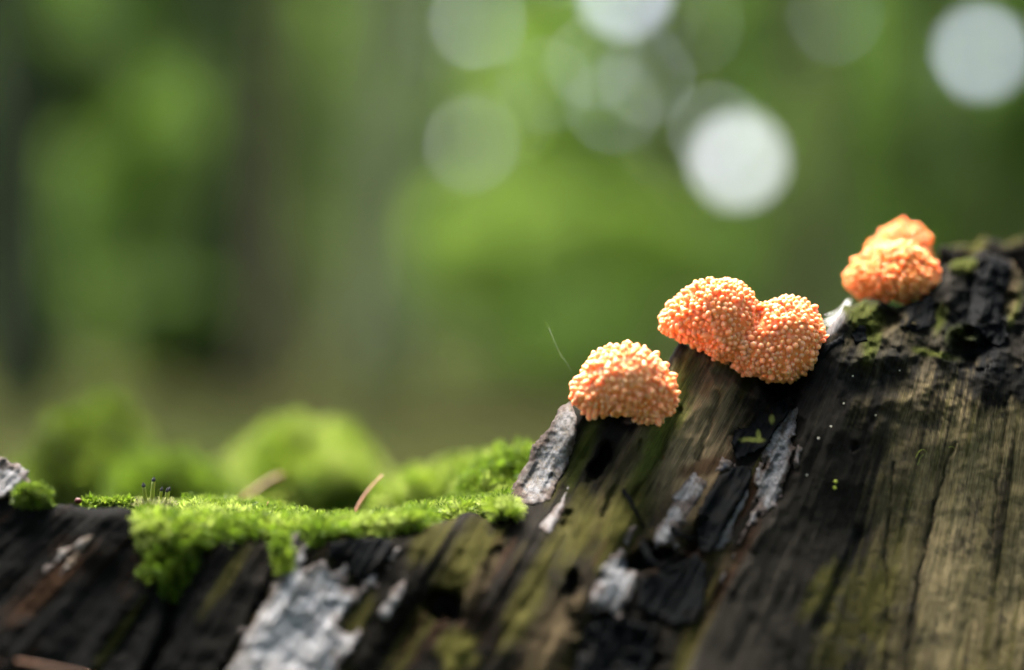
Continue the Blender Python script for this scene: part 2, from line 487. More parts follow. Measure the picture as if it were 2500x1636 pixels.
# pigments of the weathered wood
TAN = np.array((.125, .099, .052)); OLIVE = np.array((.036, .034, .0085)); DARK = np.array((.0068, .0062, .0050)); BLACK = np.array((.0030, .0034, .0036))
BROWN = np.array((.024, .0125, .0065)); GREEN = np.array((.026, .031, .006)); BUFF = np.array((.080, .060, .033)); ASH = np.array((.075, .073, .072))
def lay(c, w, color):
    return c * (1 - w[:, None]) + color * w[:, None]
def wood_pigment(u, v):
    a = across(u, v)
    g1 = fbm(a / 34, v / 420, 1.1, 4); g2 = fbm(a / 8.0, v / 170, 5.2, 3); b1 = fbm(u / 170, v / 170, 9.3, 4); b2 = fbm(u / 26, v / 26, 3.3, 3)
    c = np.tile(DARK, (len(u), 1))
    # left wall: black-brown with olive streaks
    w = sstep(.25, .9, g1 + .5 * b1) * .75 * sstep(1950, 1850, u)
    c = lay(c, w * sstep(200, 1000, u), OLIVE * .75)
    c = lay(c, sstep(900, 300, u) * .5, BLACK * 1.5)
    w = sstep(.5, 1.1, g2 + b1) * .5 * sstep(1950, 1850, u)
    c = lay(c, w, BROWN * .8)
    def blob(cu, cv, ra, rb, lean=.5, soft=.5, wob=.45):
        du, dv = u - cu, v - cv
        x2 = du * math.cos(lean) + dv * math.sin(lean); y2 = -du * math.sin(lean) + dv * math.cos(lean)
        r = np.sqrt((x2 / ra) ** 2 + (y2 / rb) ** 2) + wob * (.5 * g1 + .5 * b2 + .4 * g2)
        return sstep(1 + soft, 1 - soft, r)
    # pillar of pale fibrous wood between the cushions
    c = lay(c, blob(1690, 1040, 85, 180, .45) * .95, BUFF * 1.7)
    c = lay(c, blob(1640, 1010, 38, 120, .35) * .9, GREEN * 1.8)
    c = lay(c, blob(1580, 1110, 38, 100, .45) * .85, GREEN * 1.8)
    c = lay(c, blob(1505, 1170, 30, 130, .45) * .9, BUFF * 1.0)
    c = lay(c, blob(1430, 1080, 20, 110, .40) * .85, GREEN * .8)
    c = lay(c, blob(1475, 1150, 28, 90, .45) * .6, DARK * 1.2)
    c = lay(c, blob(1520, 1240, 60, 90, .5) * .8, OLIVE * 1.25)
    c = lay(c, blob(1410, 1300, 45, 110, .5) * .7, OLIVE * .9)
    c = lay(c, blob(1350, 1560, 48, 150, .45) * .9, BUFF * .62)
    c = lay(c, blob(1290, 1470, 30, 110, .45) * .7, OLIVE * 1.1)
    c = lay(c, blob(1130, 1380, 46, 120, .5) * .8, OLIVE * .95)
    c = lay(c, blob(1170, 1420, 20, 80, .5) * .7, BUFF * .5)
    c = lay(c, blob(1115, 1590, 45, 40, .6) * .9, OLIVE * 1.6)
    c = lay(c, blob(1040, 1320, 30, 60, .6) * .7, OLIVE * .8)
    c = lay(c, blob(560, 1400, 16, 90, .6) * .6, OLIVE)
    c = lay(c, blob(290, 1550, 10, 90, .6) * .7, OLIVE * 1.3)
    c = lay(c, blob(860, 1540, 22, 90, .5) * .6, OLIVE)
    # red-brown rims of the crust
    c = lay(c, blob(630, 1520, 15, 190, .50, wob=.2) * .9, BUFF * .4)
    c = lay(c, blob(120, 1430, 26, 120, .8) * .8, BROWN * 1.0)
    c = lay(c, blob(1850, 1170, 16, 110, .45) * .8, BROWN)
    c = lay(c, blob(1800, 1400, 40, 120, .5) * .55, BROWN * .9)
    c = lay(c, blob(1690, 1270, 14, 70, .45) * .8, BUFF * .7)
    c = lay(c, blob(1715, 1140, 60, 18, -.3) * .8, BROWN)
    c = lay(c, blob(1768, 1370, 25, 22, .3) * .8, BUFF * .55)
    # sound plate on the right: dark skin above, pale streaked wood lower right
    pl = sstep(-6, 10, poly_sdf(u, v, PLATE))
    c = lay(c, pl, DARK * 1.5)
    m = sstep(-40, 170, (u - 2135) + (v - 1150) * -.02 - 75 * g1 - 45 * g2) * sstep(820, 1010, v + 60 * b1 + .42 * (2400 - u))
    c = lay(c, pl * m, TAN * .62 + OLIVE * .25)
    st = sstep(.05, .75, g2 * .8 + g1 * .55 + .2)
    c = lay(c, pl * m * st * .75, TAN * 1.12)
    c = lay(c, pl * m * sstep(.1, .8, fbm(a / 15, v / 260, 12.2, 3)) * .65, OLIVE * .95)
    c = lay(c, pl * m * sstep(.2, .8, fbm(a / 13, v / 420, 15.2, 3) + .3 * b1) * .85, DARK * 1.3)
    c = lay(c, pl * m * sstep(1480, 1700, v + 90 * g1) * .5, OLIVE * .8)
    c = lay(c, pl * m * blob(2330, 1390, 60, 230, .17) * .5, TAN * 1.3)
    c = lay(c, pl * blob(2080, 1490, 60, 130, .4) * .65, OLIVE * .85)
    c = lay(c, pl * blob(1995, 1440, 22, 70, .5) * .7, OLIVE * 1.4)
    c = lay(c, pl * blob(2160, 1440, 34, 130, .2) * .5, OLIVE * 1.1)
    c = lay(c, pl * sstep(.45, .9, b2 + .6 * b1) * .55, DARK * 1.9)
    c = lay(c, pl * blob(2440, 930, 110, 60, 0, .3, .5) * .95, BLACK * 1.2)
    c = lay(c, pl * blob(2260, 870, 240, 60, -.25, .4, .6) * .7, BLACK * 2)
    c = lay(c, blob(2400, 740, 60, 110, .15, .4, .5) * .9, BLACK * 1.3)
    # green bits in the crumbled top
    for cu, cv, ra, rb in ((2105, 770, 42, 30), (2130, 830, 16, 55), (2295, 780, 14, 40), (2345, 650, 26, 18), (2360, 640, 40, 12), (2350, 830, 34, 28), (2290, 865, 60, 9), (2480, 740, 14, 60)):
        c = lay(c, blob(cu, cv, ra, rb, .2) * .85, GREEN * 1.15)
    c = lay(c, blob(2478, 690, 16, 70, .1) * .8, BUFF * .6)
    for pts, w_, dep in CRACKS[:4]:
        d = line_dist(u + 7 * b2, v, pts)
        c = lay(c, np.exp(-(d / (w_ * 1.2)) ** 2) * .75 * sstep(-.5, .3, b2 + g1), BLACK * 1.5)
    # ash-grey patch where the peak turns to the left
    c = lay(c, blob(2035, 792, 14, 34, .8, .3, .3) * .95, ASH)
    # black painted into the carved holes, deepening their shade
    for hu, hv, ra, rb, dep, lean in HOLES[:6]:
        c = lay(c, blob(hu, hv, ra, rb, lean, .5, .5) * .8, BLACK)
    return c * (1 + .35 * b2 * .6)[:, None].clip(.4, 1.8)
me = new_mesh('outer_wood', wv, wf, wood_pigment(wu, wvv), attr={'grain_across': across(wu, wvv), 'grain_along': wvv})
obj('outer_wood', shift(me, SB), M['wood'], stump)

# crumbled knobs of the rim behind the peak
for poly, y0, nm in (([(2270, 760), (2288, 650), (2312, 606), (2345, 588), (2375, 600), (2400, 580), (2445, 592), (2490, 580), (2560, 570), (2650, 610), (2700, 760), (2500, 800)], 22, 'rim_knob'),
                     ([(2286, 640), (2290, 612), (2304, 600), (2322, 606), (2332, 625), (2326, 646), (2308, 655)], 15.5, 'rim_knob'),
                     ([(2440, 760), (2462, 660), (2490, 600), (2540, 560), (2620, 590), (2640, 760)], 27, 'rim_knob')):
    dfn = lambda u, v, y0=y0: y0 + 1.6 * fbm(u / 60, v / 60, y0, 4) + (v - 650) * -.01
    kv, kf, ku, kvv, kd = relief(poly, dfn, 5, 45, 3.0, 5, jag=6, jscale=30, seed=y0)
    b = fbm(ku / 45, kvv / 45, y0 + 2, 3)
    c = np.tile(DARK * .9, (len(ku), 1)); c = lay(c, sstep(.1, .7, b) * .8, OLIVE * 1.0)
    obj(nm, shift(new_mesh(nm, kv, kf, c, attr={'grain_across': across(ku, kvv), 'grain_along': kvv}), SB), M['wood'], stump)

# pale crust and black flakes clinging to the wood: each its own piece
CRUST = {
    'grey pimpled crust on the left flank of the peak': ([(1392, 976), (1410, 1018), (1404, 1080), (1389, 1132), (1342, 1222), (1313, 1234), (1240, 1232), (1240, 1203), (1267, 1165), (1291, 1122), (1300, 1089), (1338, 1051), (1361, 1004)], .45, .30, 5),
    'white sliver below the grey flank': ([(1387, 1190), (1378, 1250), (1345, 1304), (1314, 1292), (1342, 1248)], .5, .40, 5),
    'a': ([(1715, 1151), (1728, 1185), (1690, 1240), (1673, 1278), (1649, 1321), (1668, 1340), (1607, 1340), (1590, 1316), (1604, 1290), (1630, 1262), (1640, 1215), (1687, 1165)], .4, .25, 14),
    'b': ([(1526, 1335), (1550, 1392), (1559, 1430), (1531, 1482), (1512, 1510), (1493, 1486), (1465, 1505), (1436, 1505), (1451, 1430), (1479, 1373), (1503, 1345)], .5, .42, 12),
    'c': ([(1550, 1269), (1558, 1288), (1531, 1335), (1518, 1326), (1536, 1288)], .3, .22, 8),
    'd': ([(1938, 995), (1950, 1042), (1945, 1099), (1924, 1179), (1900, 1241), (1862, 1264), (1815, 1326), (1791, 1382), (1758, 1428), (1764, 1397), (1803, 1302), (1829, 1241), (1853, 1193), (1843, 1165), (1868, 1122), (1860, 1089), (1900, 1047), (1924, 1009)], .4, .22, 14),
    'e': ([(1827, 1193), (1822, 1226), (1784, 1307), (1765, 1345), (1747, 1337), (1768, 1292), (1796, 1231)], .35, .26, 9),
    'f': ([(1763, 1113), (1793, 1130), (1784, 1151), (1742, 1153)], .35, .25, 8),
    'g': ([(715, 1306), (765, 1329), (745, 1373), (790, 1377), (820, 1391), (851, 1373), (842, 1426), (873, 1435), (908, 1395), (946, 1380), (917, 1439), (882, 1470), (856, 1488), (829, 1536), (880, 1541), (864, 1598), (829, 1611), (820, 1800), (450, 1800), (545, 1640), (590, 1550), (640, 1470), (680, 1390)], .6, .34, 14),
    'h': ([(994, 1405), (985, 1444), (948, 1512), (922, 1510), (953, 1452)], .35, .34, 8),
    'i': ([(990, 1326), (966, 1366), (946, 1371), (961, 1340)], .3, .34, 7),
    'j': ([(231, 1305), (220, 1332), (190, 1365), (150, 1412), (128, 1424), (150, 1384), (178, 1350), (170, 1345), (120, 1402), (92, 1424), (84, 1418), (110, 1385), (150, 1340), (194, 1314)], .35, .30, 8),
    'k': ([(-60, 1106), (0, 1120), (28, 1128), (55, 1146), (90, 1190), (60, 1205), (42, 1222), (-60, 1216)], .6, .32, 10),
    'l': ([(1948, 1088), (1958, 1100), (1952, 1138), (1942, 1142), (1940, 1110)], .25, .30, 5),
}
for i, (nm, (poly, th, alb, jag)) in enumerate(CRUST.items()):
    off = lambda u, v, th=th: wall_depth(u, v) - th * .75 + (.10 * fbm(u / 9, v / 9, 31., 3) + .16 * fbm(u / 26, v / 26, 13., 2))
    cv, cf, cu, cvv, cd = relief(poly, off, 3.0 if len(poly) < 20 else 3.6, 16, th + .12, .5, jag=jag * .75, jscale=22, seed=40 + i, chips=0 if i < 2 else jag * .5)
    t1, t2 = fbm(cu / 30, cvv / 30, 50 + i, 3), fbm(cu / 6.5, cvv / 6.5, 60 + i, 3)
    g = fbm(across(cu, cvv) / 12, cvv / 120, 70 + i, 3)
    c = np.tile(np.array((.97, .98, 1.0)) * alb * (.40 if nm == 'b' else .38 if i == 1 else .60 if nm == 'g' else .40 if i == 0 else .55), (len(cu), 1))
    if i == 0:
        c = lay(c, sstep(.25, .85, t2) * .55, np.array((.10, .075, .04)))          # pores and warts
        c = lay(c, sstep(.0, .9, fbm(cu / 40, cvv / 40, 2.5, 3) + (1200 - cvv) * -.004) * .5, BUFF * .8)
    c = lay(c, sstep(.1, .8, t1) * .45, np.array((.065, .056, .046)))
    c = lay(c, sstep(.2, .9, g) * .55, np.array((.045, .04, .033)))
    c = lay(c, sstep(26, 3, cd + 16 * t1 + 8 * t2) * .75, BROWN * 1.2 + DARK)
    if nm == 'j': c = lay(c, sstep(-.4, .5, g) * .6, BUFF * .8)
    o = obj('lichen_crust', shift(new_mesh('lichen_crust', cv, cf, c), SB), M['crust'], stump)
    if len(nm) > 2: o['label'] = nm

FLAKES = [([(1782, 1086), (1794, 1054), (1834, 1037), (1851, 1000), (1872, 1002), (1900, 980), (1930, 968), (1940, 990), (1924, 1012), (1900, 1044), (1867, 1092), (1829, 1110), (1800, 1128)], 1.0),
          ([(1829, 1134), (1836, 1165), (1820, 1206), (1796, 1236), (1760, 1320), (1730, 1352), (1701, 1330), (1704, 1241), (1730, 1203), (1753, 1165), (1791, 1136)], .9),
          ([(1560, 1420), (1640, 1380), (1700, 1350), (1725, 1380), (1722, 1460), (1700, 1520), (1640, 1525), (1560, 1480)], .8),
          ([(1430, 1530), (1510, 1510), (1600, 1530), (1590, 1620), (1540, 1720), (1400, 1720), (1410, 1600)], .9),
          ([(2395, 620), (2428, 632), (2470, 646), (2462, 700), (2440, 760), (2462, 820), (2440, 850), (2400, 820), (2360, 790), (2375, 700)], 1.2),
          ([(2215, 752), (2268, 724), (2284, 730), (2284, 790), (2240, 812), (2196, 800)], .9),
          ([(1990, 880), (2010, 840), (2060, 815), (2062, 835), (2020, 862), (2002, 892)], .7),
          ([(2080, 815), (2096, 786), (2112, 800), (2116, 830), (2090, 840)], .9),
          ([(800, 1330), (850, 1318), (940, 1312), (960, 1330), (930, 1380), (880, 1420), (850, 1400), (858, 1360), (800, 1370)], .5)]
for i, (poly, th) in enumerate(FLAKES):
    off = lambda u, v, th=th: base_depth(u, v) + .6 * (wall_depth(u, v, False) - base_depth(u, v)) - th + .22 * fbm(across(u, v) / 12, v / 60, 21., 3)
    fv, ff, fu, fvv, fd = relief(poly, off, 3.2, 7, .4, th * 1.4, jag=5, jscale=16, seed=80 + i)
    b = fbm(fu / 30, fvv / 30, 90 + i, 3)
    c = np.tile(BLACK * 1.25, (len(fu), 1)); c = lay(c, sstep(.2, .8, b) * .5, DARK * 1.1)
    if i == 0:
        for cu_, cv_, ra, rb in ((1884, 1022, 9, 13), (1836, 1074, 24, 7), (1852, 1060, 6, 12)):
            r = np.hypot((fu - cu_) / ra, (fvv - cv_) / rb) + .3 * b
            c = lay(c, sstep(1.3, .6, r) * .9, np.array((.11, .12, .03)))
    obj('bark_flake', shift(new_mesh('bark_flake', fv, ff, c), SB), M['flake'], stump)

# splinters standing off the rotten wood
for pts, r0 in (([(1522, 1196, -6.0), (1540, 1222, -7.2), (1560, 1258, -7.8), (1578, 1292, -7.4)], .22),
                ([(1572, 1330, -10), (1590, 1372, -11.5), (1630, 1394, -11.8), (1672, 1380, -10)], .35),
                ([(1640, 1290, -8.5), (1660, 1305, -9.4), (1692, 1318, -9.0)], .35)):
    p = np.array([P(*q) for q in pts]); tt = np.linspace(0, 1, 14)
    pp = np.stack([np.interp(tt, np.linspace(0, 1, len(p)), p[:, k_]) for k_ in range(3)], -1)
    pp += .00006 * rng.standard_normal(pp.shape)
    v_, f_ = tube(pp, r0 * 1e-3 * (1 - .5 * tt), 7)
    obj('splinter', shift(new_mesh('splinter', v_, f_, np.tile(BLACK, (len(v_), 1))), SB), M['flake'], stump)

# the rotten heart of the stump behind the front wall, with the far rim
cx = np.linspace(-.115, .125, 110); cy = np.linspace(-.003, .098, 70)
CX, CY = np.meshgrid(cx, cy)
ed = np.minimum.reduce([(CX + .115), (.125 - CX), (.098 - CY) * 1.0])
cz = -.0185 + .0012 * fbm(CX * 90, CY * 90, 4.0, 4) - .0010 * sstep(.0, .02, CY) - .0050 * sstep(.015, .06, CY)
cz = cz - .02 * (1 - np.sqrt(np.clip(1 - (1 - np.clip(ed / .012, 0, 1)) ** 2, 0, 1)))
ci = np.arange(CX.size).reshape(CX.shape)
cf_ = np.stack([ci[:-1, :-1], ci[:-1, 1:], ci[1:, 1:], ci[1:, :-1]], -1).reshape(-1, 4)
loop = np.concatenate([ci[0, :], ci[1:, -1], ci[-1, -2::-1], ci[-2:0:-1, 0]])
vtop = np.stack([CX, CY, cz], -1).reshape(-1, 3)
foot = vtop[loop].copy(); foot[:, 2] = GROUND - .02; foot[:, :2] = (foot[:, :2] - (0, .03)) * 1.25 + (0, .03)
n0 = len(vtop); L = len(loop); jj = np.arange(L)
side = np.stack([loop, loop[(jj + 1) % L], n0 + (jj + 1) % L, n0 + jj], -1)[:, ::-1]
vall = np.concatenate([vtop, foot])
b = fbm(vall[:, 0] * 120, vall[:, 1] * 120, vall[:, 2] * 20, 3)
c = np.tile(np.array((.018, .026, .006)), (len(vall), 1)); c = lay(c, sstep(-.2, .5, b) * .8, np.array((.035, .062, .007)))
obj('rotten_core', shift(new_mesh('rotten_core', vall, np.concatenate([cf_, side]), c), SB), M['humus'], stump)

# ------------------------------------------------------------------ moss
def moss_leaves(pts, nrm, length, leaf_len, leaf_w, K, Lf, cols, lean=.8, r=rng, droop=.6):
    """feathery shoots: arching stems set with small curved leaves"""
    Sn = len(pts)
    tdir = r.standard_normal((Sn, 3)); tdir -= (tdir * nrm).sum(1)[:, None] * nrm
    tdir /= np.linalg.norm(tdir, axis=1)[:, None]
    ln = length * r.uniform(.55, 1.25, Sn)
    t = np.linspace(0, 1, K)
    ang = t[None] * r.uniform(.5, 1.7, Sn)[:, None] + r.uniform(.0, lean, Sn)[:, None]
    d = nrm[:, None] * np.cos(ang)[..., None] + tdir[:, None] * np.sin(ang)[..., None]
    d[..., 2] -= droop * (t ** 2)[None] * .5
    d /= np.linalg.norm(d, axis=-1)[..., None]
    pos = pts[:, None] + np.cumsum(d, 1) * (ln / K)[:, None, None]
    sd = np.cross(d, nrm[:, None] + 1e-3); sd /= np.linalg.norm(sd, axis=-1)[..., None] + 1e-9
    up = np.cross(sd, d)
    phi = (np.arange(Lf) / Lf * 2 * np.pi)[None, None] + (np.arange(K) * 1.1)[None, :, None] + r.uniform(0, 6.28, (Sn, 1, 1)) + r.normal(0, .25, (Sn, K, Lf))
    rad = sd[:, :, None] * np.cos(phi)[..., None] + up[:, :, None] * np.sin(phi)[..., None]
    taper = (.55 + .6 * np.sin(np.pi * np.clip(.15 + .8 * t, 0, 1)))[None, :, None] * r.uniform(.7, 1.25, (Sn, K, Lf))
    ll = leaf_len * taper
    f = d[:, :, None]
    w = np.cross(f, rad); w /= np.linalg.norm(w, axis=-1)[..., None] + 1e-9
    base = pos[:, :, None] + 0 * rad
    p1 = base + (rad * .55 + f * .35) * ll[..., None]
    p2 = base + (rad * .72 + f * .95) * ll[..., None] + (-.12 * rad) * ll[..., None]
    hw = leaf_w * taper[..., None]
    V5 = np.stack([base - w * hw * .5, base + w * hw * .5, p1 - w * hw * .6, p1 + w * hw * .6, p2], 3)
    nL = Sn * K * Lf
    o = (np.arange(nL) * 5)[:, None]
    q = o + np.array([[0, 1, 3, 2]]); tr = o + np.array([[2, 3, 4]])
    cc = np.repeat(cols, K * Lf, 0)[:, None] * r.uniform(.75, 1.25, (nL, 1, 1)) * np.ones((1, 5, 1))
    cc[:, 4] = cc[:, 4] * .75 + np.array((.30, .36, .08)) * .25
    return V5.reshape(-1, 3), [q, tr], cc.reshape(-1, 3)

def vert_normals(v, f):
    a = v[f[:, 1]] - v[f[:, 0]]; b_ = v[f[:, 3]] - v[f[:, 0]]
    n = np.cross(a, b_); out = np.zeros_like(v)
    for k_ in range(4): np.add.at(out, f[:, k_], n)
    return out / (np.linalg.norm(out, axis=1)[:, None] + 1e-15)

MG = [np.array(x) for x in ((.080, .140, .007), (.13, .195, .014), (.050, .095, .004), (.20, .26, .05))]
def moss(name, label, poly, depth, R, rnd, thick, density, length, leaf_len, leaf_w, K=12, Lf=3, pal=None, amp=1.2, asc=60, jag=8, du=7, group=None, mound_normal=.6, category='moss'):
    dfn = lambda u, v: depth(u, v) + amp * fbm(u / asc, v / asc, len(poly) + R, 4)
    mv, mf, mu, mvv, md = relief(poly, dfn, du, R, rnd, thick, jag=jag, jscale=40, seed=R * .1)
    base = mv.mean(0)
    base[2] = mv[:, 2].min()
    e = empty(name, tuple(base), label, category, group)
    nf = len(mf)
    n = vert_normals(mv, mf)
    cb = np.tile(np.array((.022, .042, .005)), (len(mv), 1)) * (1 + .4 * fbm(mu / 30, mvv / 30, 3., 2))[:, None]
    obj('cushion', shift(new_mesh('cushion', mv, mf, cb), base), M['moss'], e)
    front = mf[(mf < len(mv) // 2).all(1)]
    ar = np.linalg.norm(np.cross(mv[front[:, 1]] - mv[front[:, 0]], mv[front[:, 3]] - mv[front[:, 0]]), axis=1)
    ns = int(density)
    pick = rng.choice(len(front), ns, p=ar / ar.sum())
    a, b_ = rng.random((2, ns, 1))
    q = front[pick]
    pts = (mv[q[:, 0]] * (1 - a) + mv[q[:, 1]] * a) * (1 - b_) + (mv[q[:, 3]] * (1 - a) + mv[q[:, 2]] * a) * b_
    nn = n[q].mean(1) + np.array((0, -.1, mound_normal)) + .35 * rng.standard_normal((ns, 3))
    nn /= np.linalg.norm(nn, axis=1)[:, None]
    pl = pal or MG
    sel = fbm(pts[:, 0] * 260, pts[:, 2] * 260, pts[:, 1] * 260, 2) * 1.3 + rng.normal(0, .45, ns)
    cols = np.where((sel > .55)[:, None], pl[3], np.where((sel > 0)[:, None], pl[1], np.where((sel > -.55)[:, None], pl[0], pl[2])))
    v_, f_, c_ = moss_leaves(pts, nn, length, leaf_len, leaf_w, K, Lf, cols)
    obj('shoot', shift(new_mesh('moss_shoots', v_, f_, c_), base), M['moss'], e, kind='stuff', label='curled feathery green moss shoots')
    return e

near = [(318, 1262), (332, 1266), (400, 1274), (430, 1270), (470, 1248), (560, 1262), (640, 1264), (700, 1280), (780, 1296), (870, 1300), (950, 1290), (1050, 1270), (1110, 1252), (1180, 1246), (1245, 1240), (1240, 1262), (1180, 1262), (1100, 1270), (1000, 1300), (960, 1306), (900, 1306),
        (830, 1316), (740, 1326), (690, 1322), (640, 1314), (560, 1312), (510, 1316), (458, 1365), (424, 1432), (414, 1452), (392, 1385), (358, 1318)]
def near_d(u, v):
    topv = np.interp(u, [320, 420, 470, 700, 870, 1050, 1240], [1266, 1272, 1246, 1275, 1296, 1265, 1240])
    lowv = np.interp(u, [320, 410, 520, 700, 830, 1000, 1240], [1290, 1300, 1308, 1322, 1312, 1300, 1265])
    t = np.clip((lowv - v) / np.maximum(lowv - topv, 20), -2, 1.05)
    return np.where(t > 0, -8.9 + 17 * t ** 1.3, -8.9 + .6 * t)
moss('moss_mat', 'bright green feathery moss mat along the stump rim, hanging into its notch', near, near_d, 16, 1.0, 2.5, 6000, .0017, .00066, .00013, 9, 3, amp=1.0, asc=34, jag=4)
moss('moss_mound', 'bright green moss bank rising against the grey flank of the peak', [(1130, 1246), (1165, 1205), (1185, 1170), (1225, 1145), (1300, 1130), (1345, 1130), (1345, 1180), (1310, 1250), (1200, 1262)],
     lambda u, v: 7 + (1260 - v) * .045, 40, 3.0, 5, 1500, .0022, .00068, .00014, 10, 3, amp=1.2, asc=35)
moss('moss_mound', 'soft green moss slope behind the mat at the foot of the bank', [(930, 1282), (960, 1235), (1020, 1205), (1080, 1185), (1150, 1170), (1220, 1170), (1220, 1250), (1000, 1275)],
     lambda u, v: 27 + (1260 - v) * .04, 40, 4.0, 8, 1300, .003, .0009, .0003, 9, 3, amp=2.0, asc=50)
moss('moss_hump', 'round bright green moss hump blurred behind the moss mat', [(545, 1272), (568, 1195), (600, 1140), (645, 1090), (700, 1066), (780, 1068), (845, 1098), (890, 1145), (925, 1210), (940, 1272)],
     lambda u, v: 60 + 0 * u, 110, 12.0, 9, 1900, .0032, .0010, .00034, 8, 3, pal=[MG[1], MG[3] * .9, MG[0] * .9, MG[3]], amp=6.5, asc=70, du=9, jag=16)
moss('moss_hump', 'dark arched moss hump on the far rim beside the grey knob', [(75, 1245), (95, 1150), (150, 1085), (200, 1020), (240, 1008), (290, 1030), (320, 1090), (330, 1140), (400, 1180), (420, 1245)],
     lambda u, v: 64 + 0 * u + 9 * np.exp(-(((u - 245) / 40) ** 2 + ((v - 1062) / 34) ** 2)), 90, 9.0, 9, 1300, .0036, .0010, .00034, 8, 3, jag=16, pal=[MG[0] * .5, MG[0] * .7, MG[2] * .4, MG[1] * .7], amp=4.0, asc=55, du=9)
moss('moss_hump', 'low dark moss lump between two moss humps', [(330, 1255), (350, 1215), (400, 1190), (450, 1200), (500, 1225), (530, 1255)],
     lambda u, v: 48 + 0 * u, 60, 6.0, 8, 400, .005, .0012, .0004, 8, 3, pal=[MG[2] * .8, MG[0], MG[2] * .6, MG[0]], amp=3.0, asc=55, du=9)
moss('moss_tuft', 'small dark green moss tuft on the grey knob', [(46, 1214), (54, 1198), (74, 1196), (100, 1202), (116, 1214), (120, 1228), (80, 1226)],
     lambda u, v: -7.6 + 0 * u, 12, .8, 2, 150, .0006, .00045, .00014, 5, 3, pal=[MG[0] * .6, MG[0] * .8, MG[2] * .6, MG[1] * .8], amp=.3, jag=3, du=5)
moss('moss_tuft', 'thin green moss strand trailing down over the pale crust', [(676, 1325), (690, 1318), (702, 1335), (702, 1372), (697, 1402), (690, 1370)],
     lambda u, v: wall_depth(u, v, False) - .9, 8, .4, 1.2, 60, .0007, .0005, .00018, 5, 3, pal=[MG[0], MG[1], MG[2], MG[1]], amp=.2, jag=3, du=4)
moss('moss_tuft', 'green moss fringe on the rim left of the stalks', [(205, 1246), (215, 1234), (260, 1232), (320, 1232), (320, 1250)],
     lambda u, v: -2.0 + 0 * u, 10, .5, 2, 140, .0008, .0005, .00016, 6, 3, amp=.3, jag=3, du=5)

# ------------------------------------------------------------------ slime mould cushions
def fib(n):
    i = np.arange(n) + .5
    ph = np.arccos(1 - 2 * i / n); th = np.pi * (1 + 5 ** .5) * i
    return np.stack([np.cos(th) * np.sin(ph), np.sin(th) * np.sin(ph), np.cos(ph)], -1)

def blob_sdf(els, k_px, lump_mm, seed, cut=None):
    cs = [(P(u, v, y), np.array((ru, ry, rv)) * S * (D + y * 1e-3) / D, an) for u, v, y, ru, rv, ry, an in els]
    k_ = k_px * S
    def f(p):
        d = None
        for c, r, an in cs:
            q = p - c
            ca, sa = math.cos(an), math.sin(an)
            q = np.stack([q[..., 0] * ca + q[..., 2] * sa, q[..., 1], -q[..., 0] * sa + q[..., 2] * ca], -1)
            e = np.linalg.norm(q / r, axis=-1)
            e2 = np.linalg.norm(q / r ** 2, axis=-1)
            dd = e * (e - 1) / (e2 + 1e-9)
            if d is None: d = dd
            else:
                h = np.clip(.5 + .5 * (d - dd) / k_, 0, 1)
                d = d * (1 - h) + dd * h - k_ * h * (1 - h)
        w = p * 1000
        d = d + lump_mm * 1e-3 * fbm(w[..., 0] * .9, w[..., 1] * .9, w[..., 2] * .9 + seed, 3)
        return d
    return f

def grad(f, p, e=2e-5):
    g = np.stack([f(p + np.eye(3)[i] * e) - f(p - np.eye(3)[i] * e) for i in range(3)], -1)
    return g / (np.linalg.norm(g, axis=-1)[..., None] + 1e-12)

def hit(f, c, dirs, rmax):
    t = np.full(len(dirs), rmax)
    for _ in range(60):
        t = t - np.clip(f(c + dirs * t[:, None]) * .7, -.0004, .0008)
    return c + dirs * t[:, None]

# one fruiting tube: a rounded finger, unit radius, base at z = 0, tip at z = 2.9
_pz = np.array([0, .8, 1.5, 2.1, 2.55, 2.82]); _pr = np.array([.92, .88, .98, .92, .62, .28]); _ns = 8
_th = np.linspace(0, 2 * np.pi, _ns, endpoint=False)
_tv = np.concatenate([np.stack([np.cos(_th) * r_, np.sin(_th) * r_, np.full(_ns, z_)], -1) for z_, r_ in zip(_pz, _pr)] + [np.array([[0, 0, 2.9]])])
_i = np.arange(len(_pz) - 1)[:, None] * _ns; _j = np.arange(_ns)[None]
_tq = np.stack([_i + _j, _i + (_j + 1) % _ns, _i + _ns + (_j + 1) % _ns, _i + _ns + _j], -1).reshape(-1, 4)
_k0 = (len(_pz) - 1) * _ns
_tt = np.stack([_k0 + _j[0], _k0 + (_j[0] + 1) % _ns, np.full(_ns, len(_tv) - 1)], -1)
_ta = np.clip(_tv[:, 2] / 2.9, 0, 1)

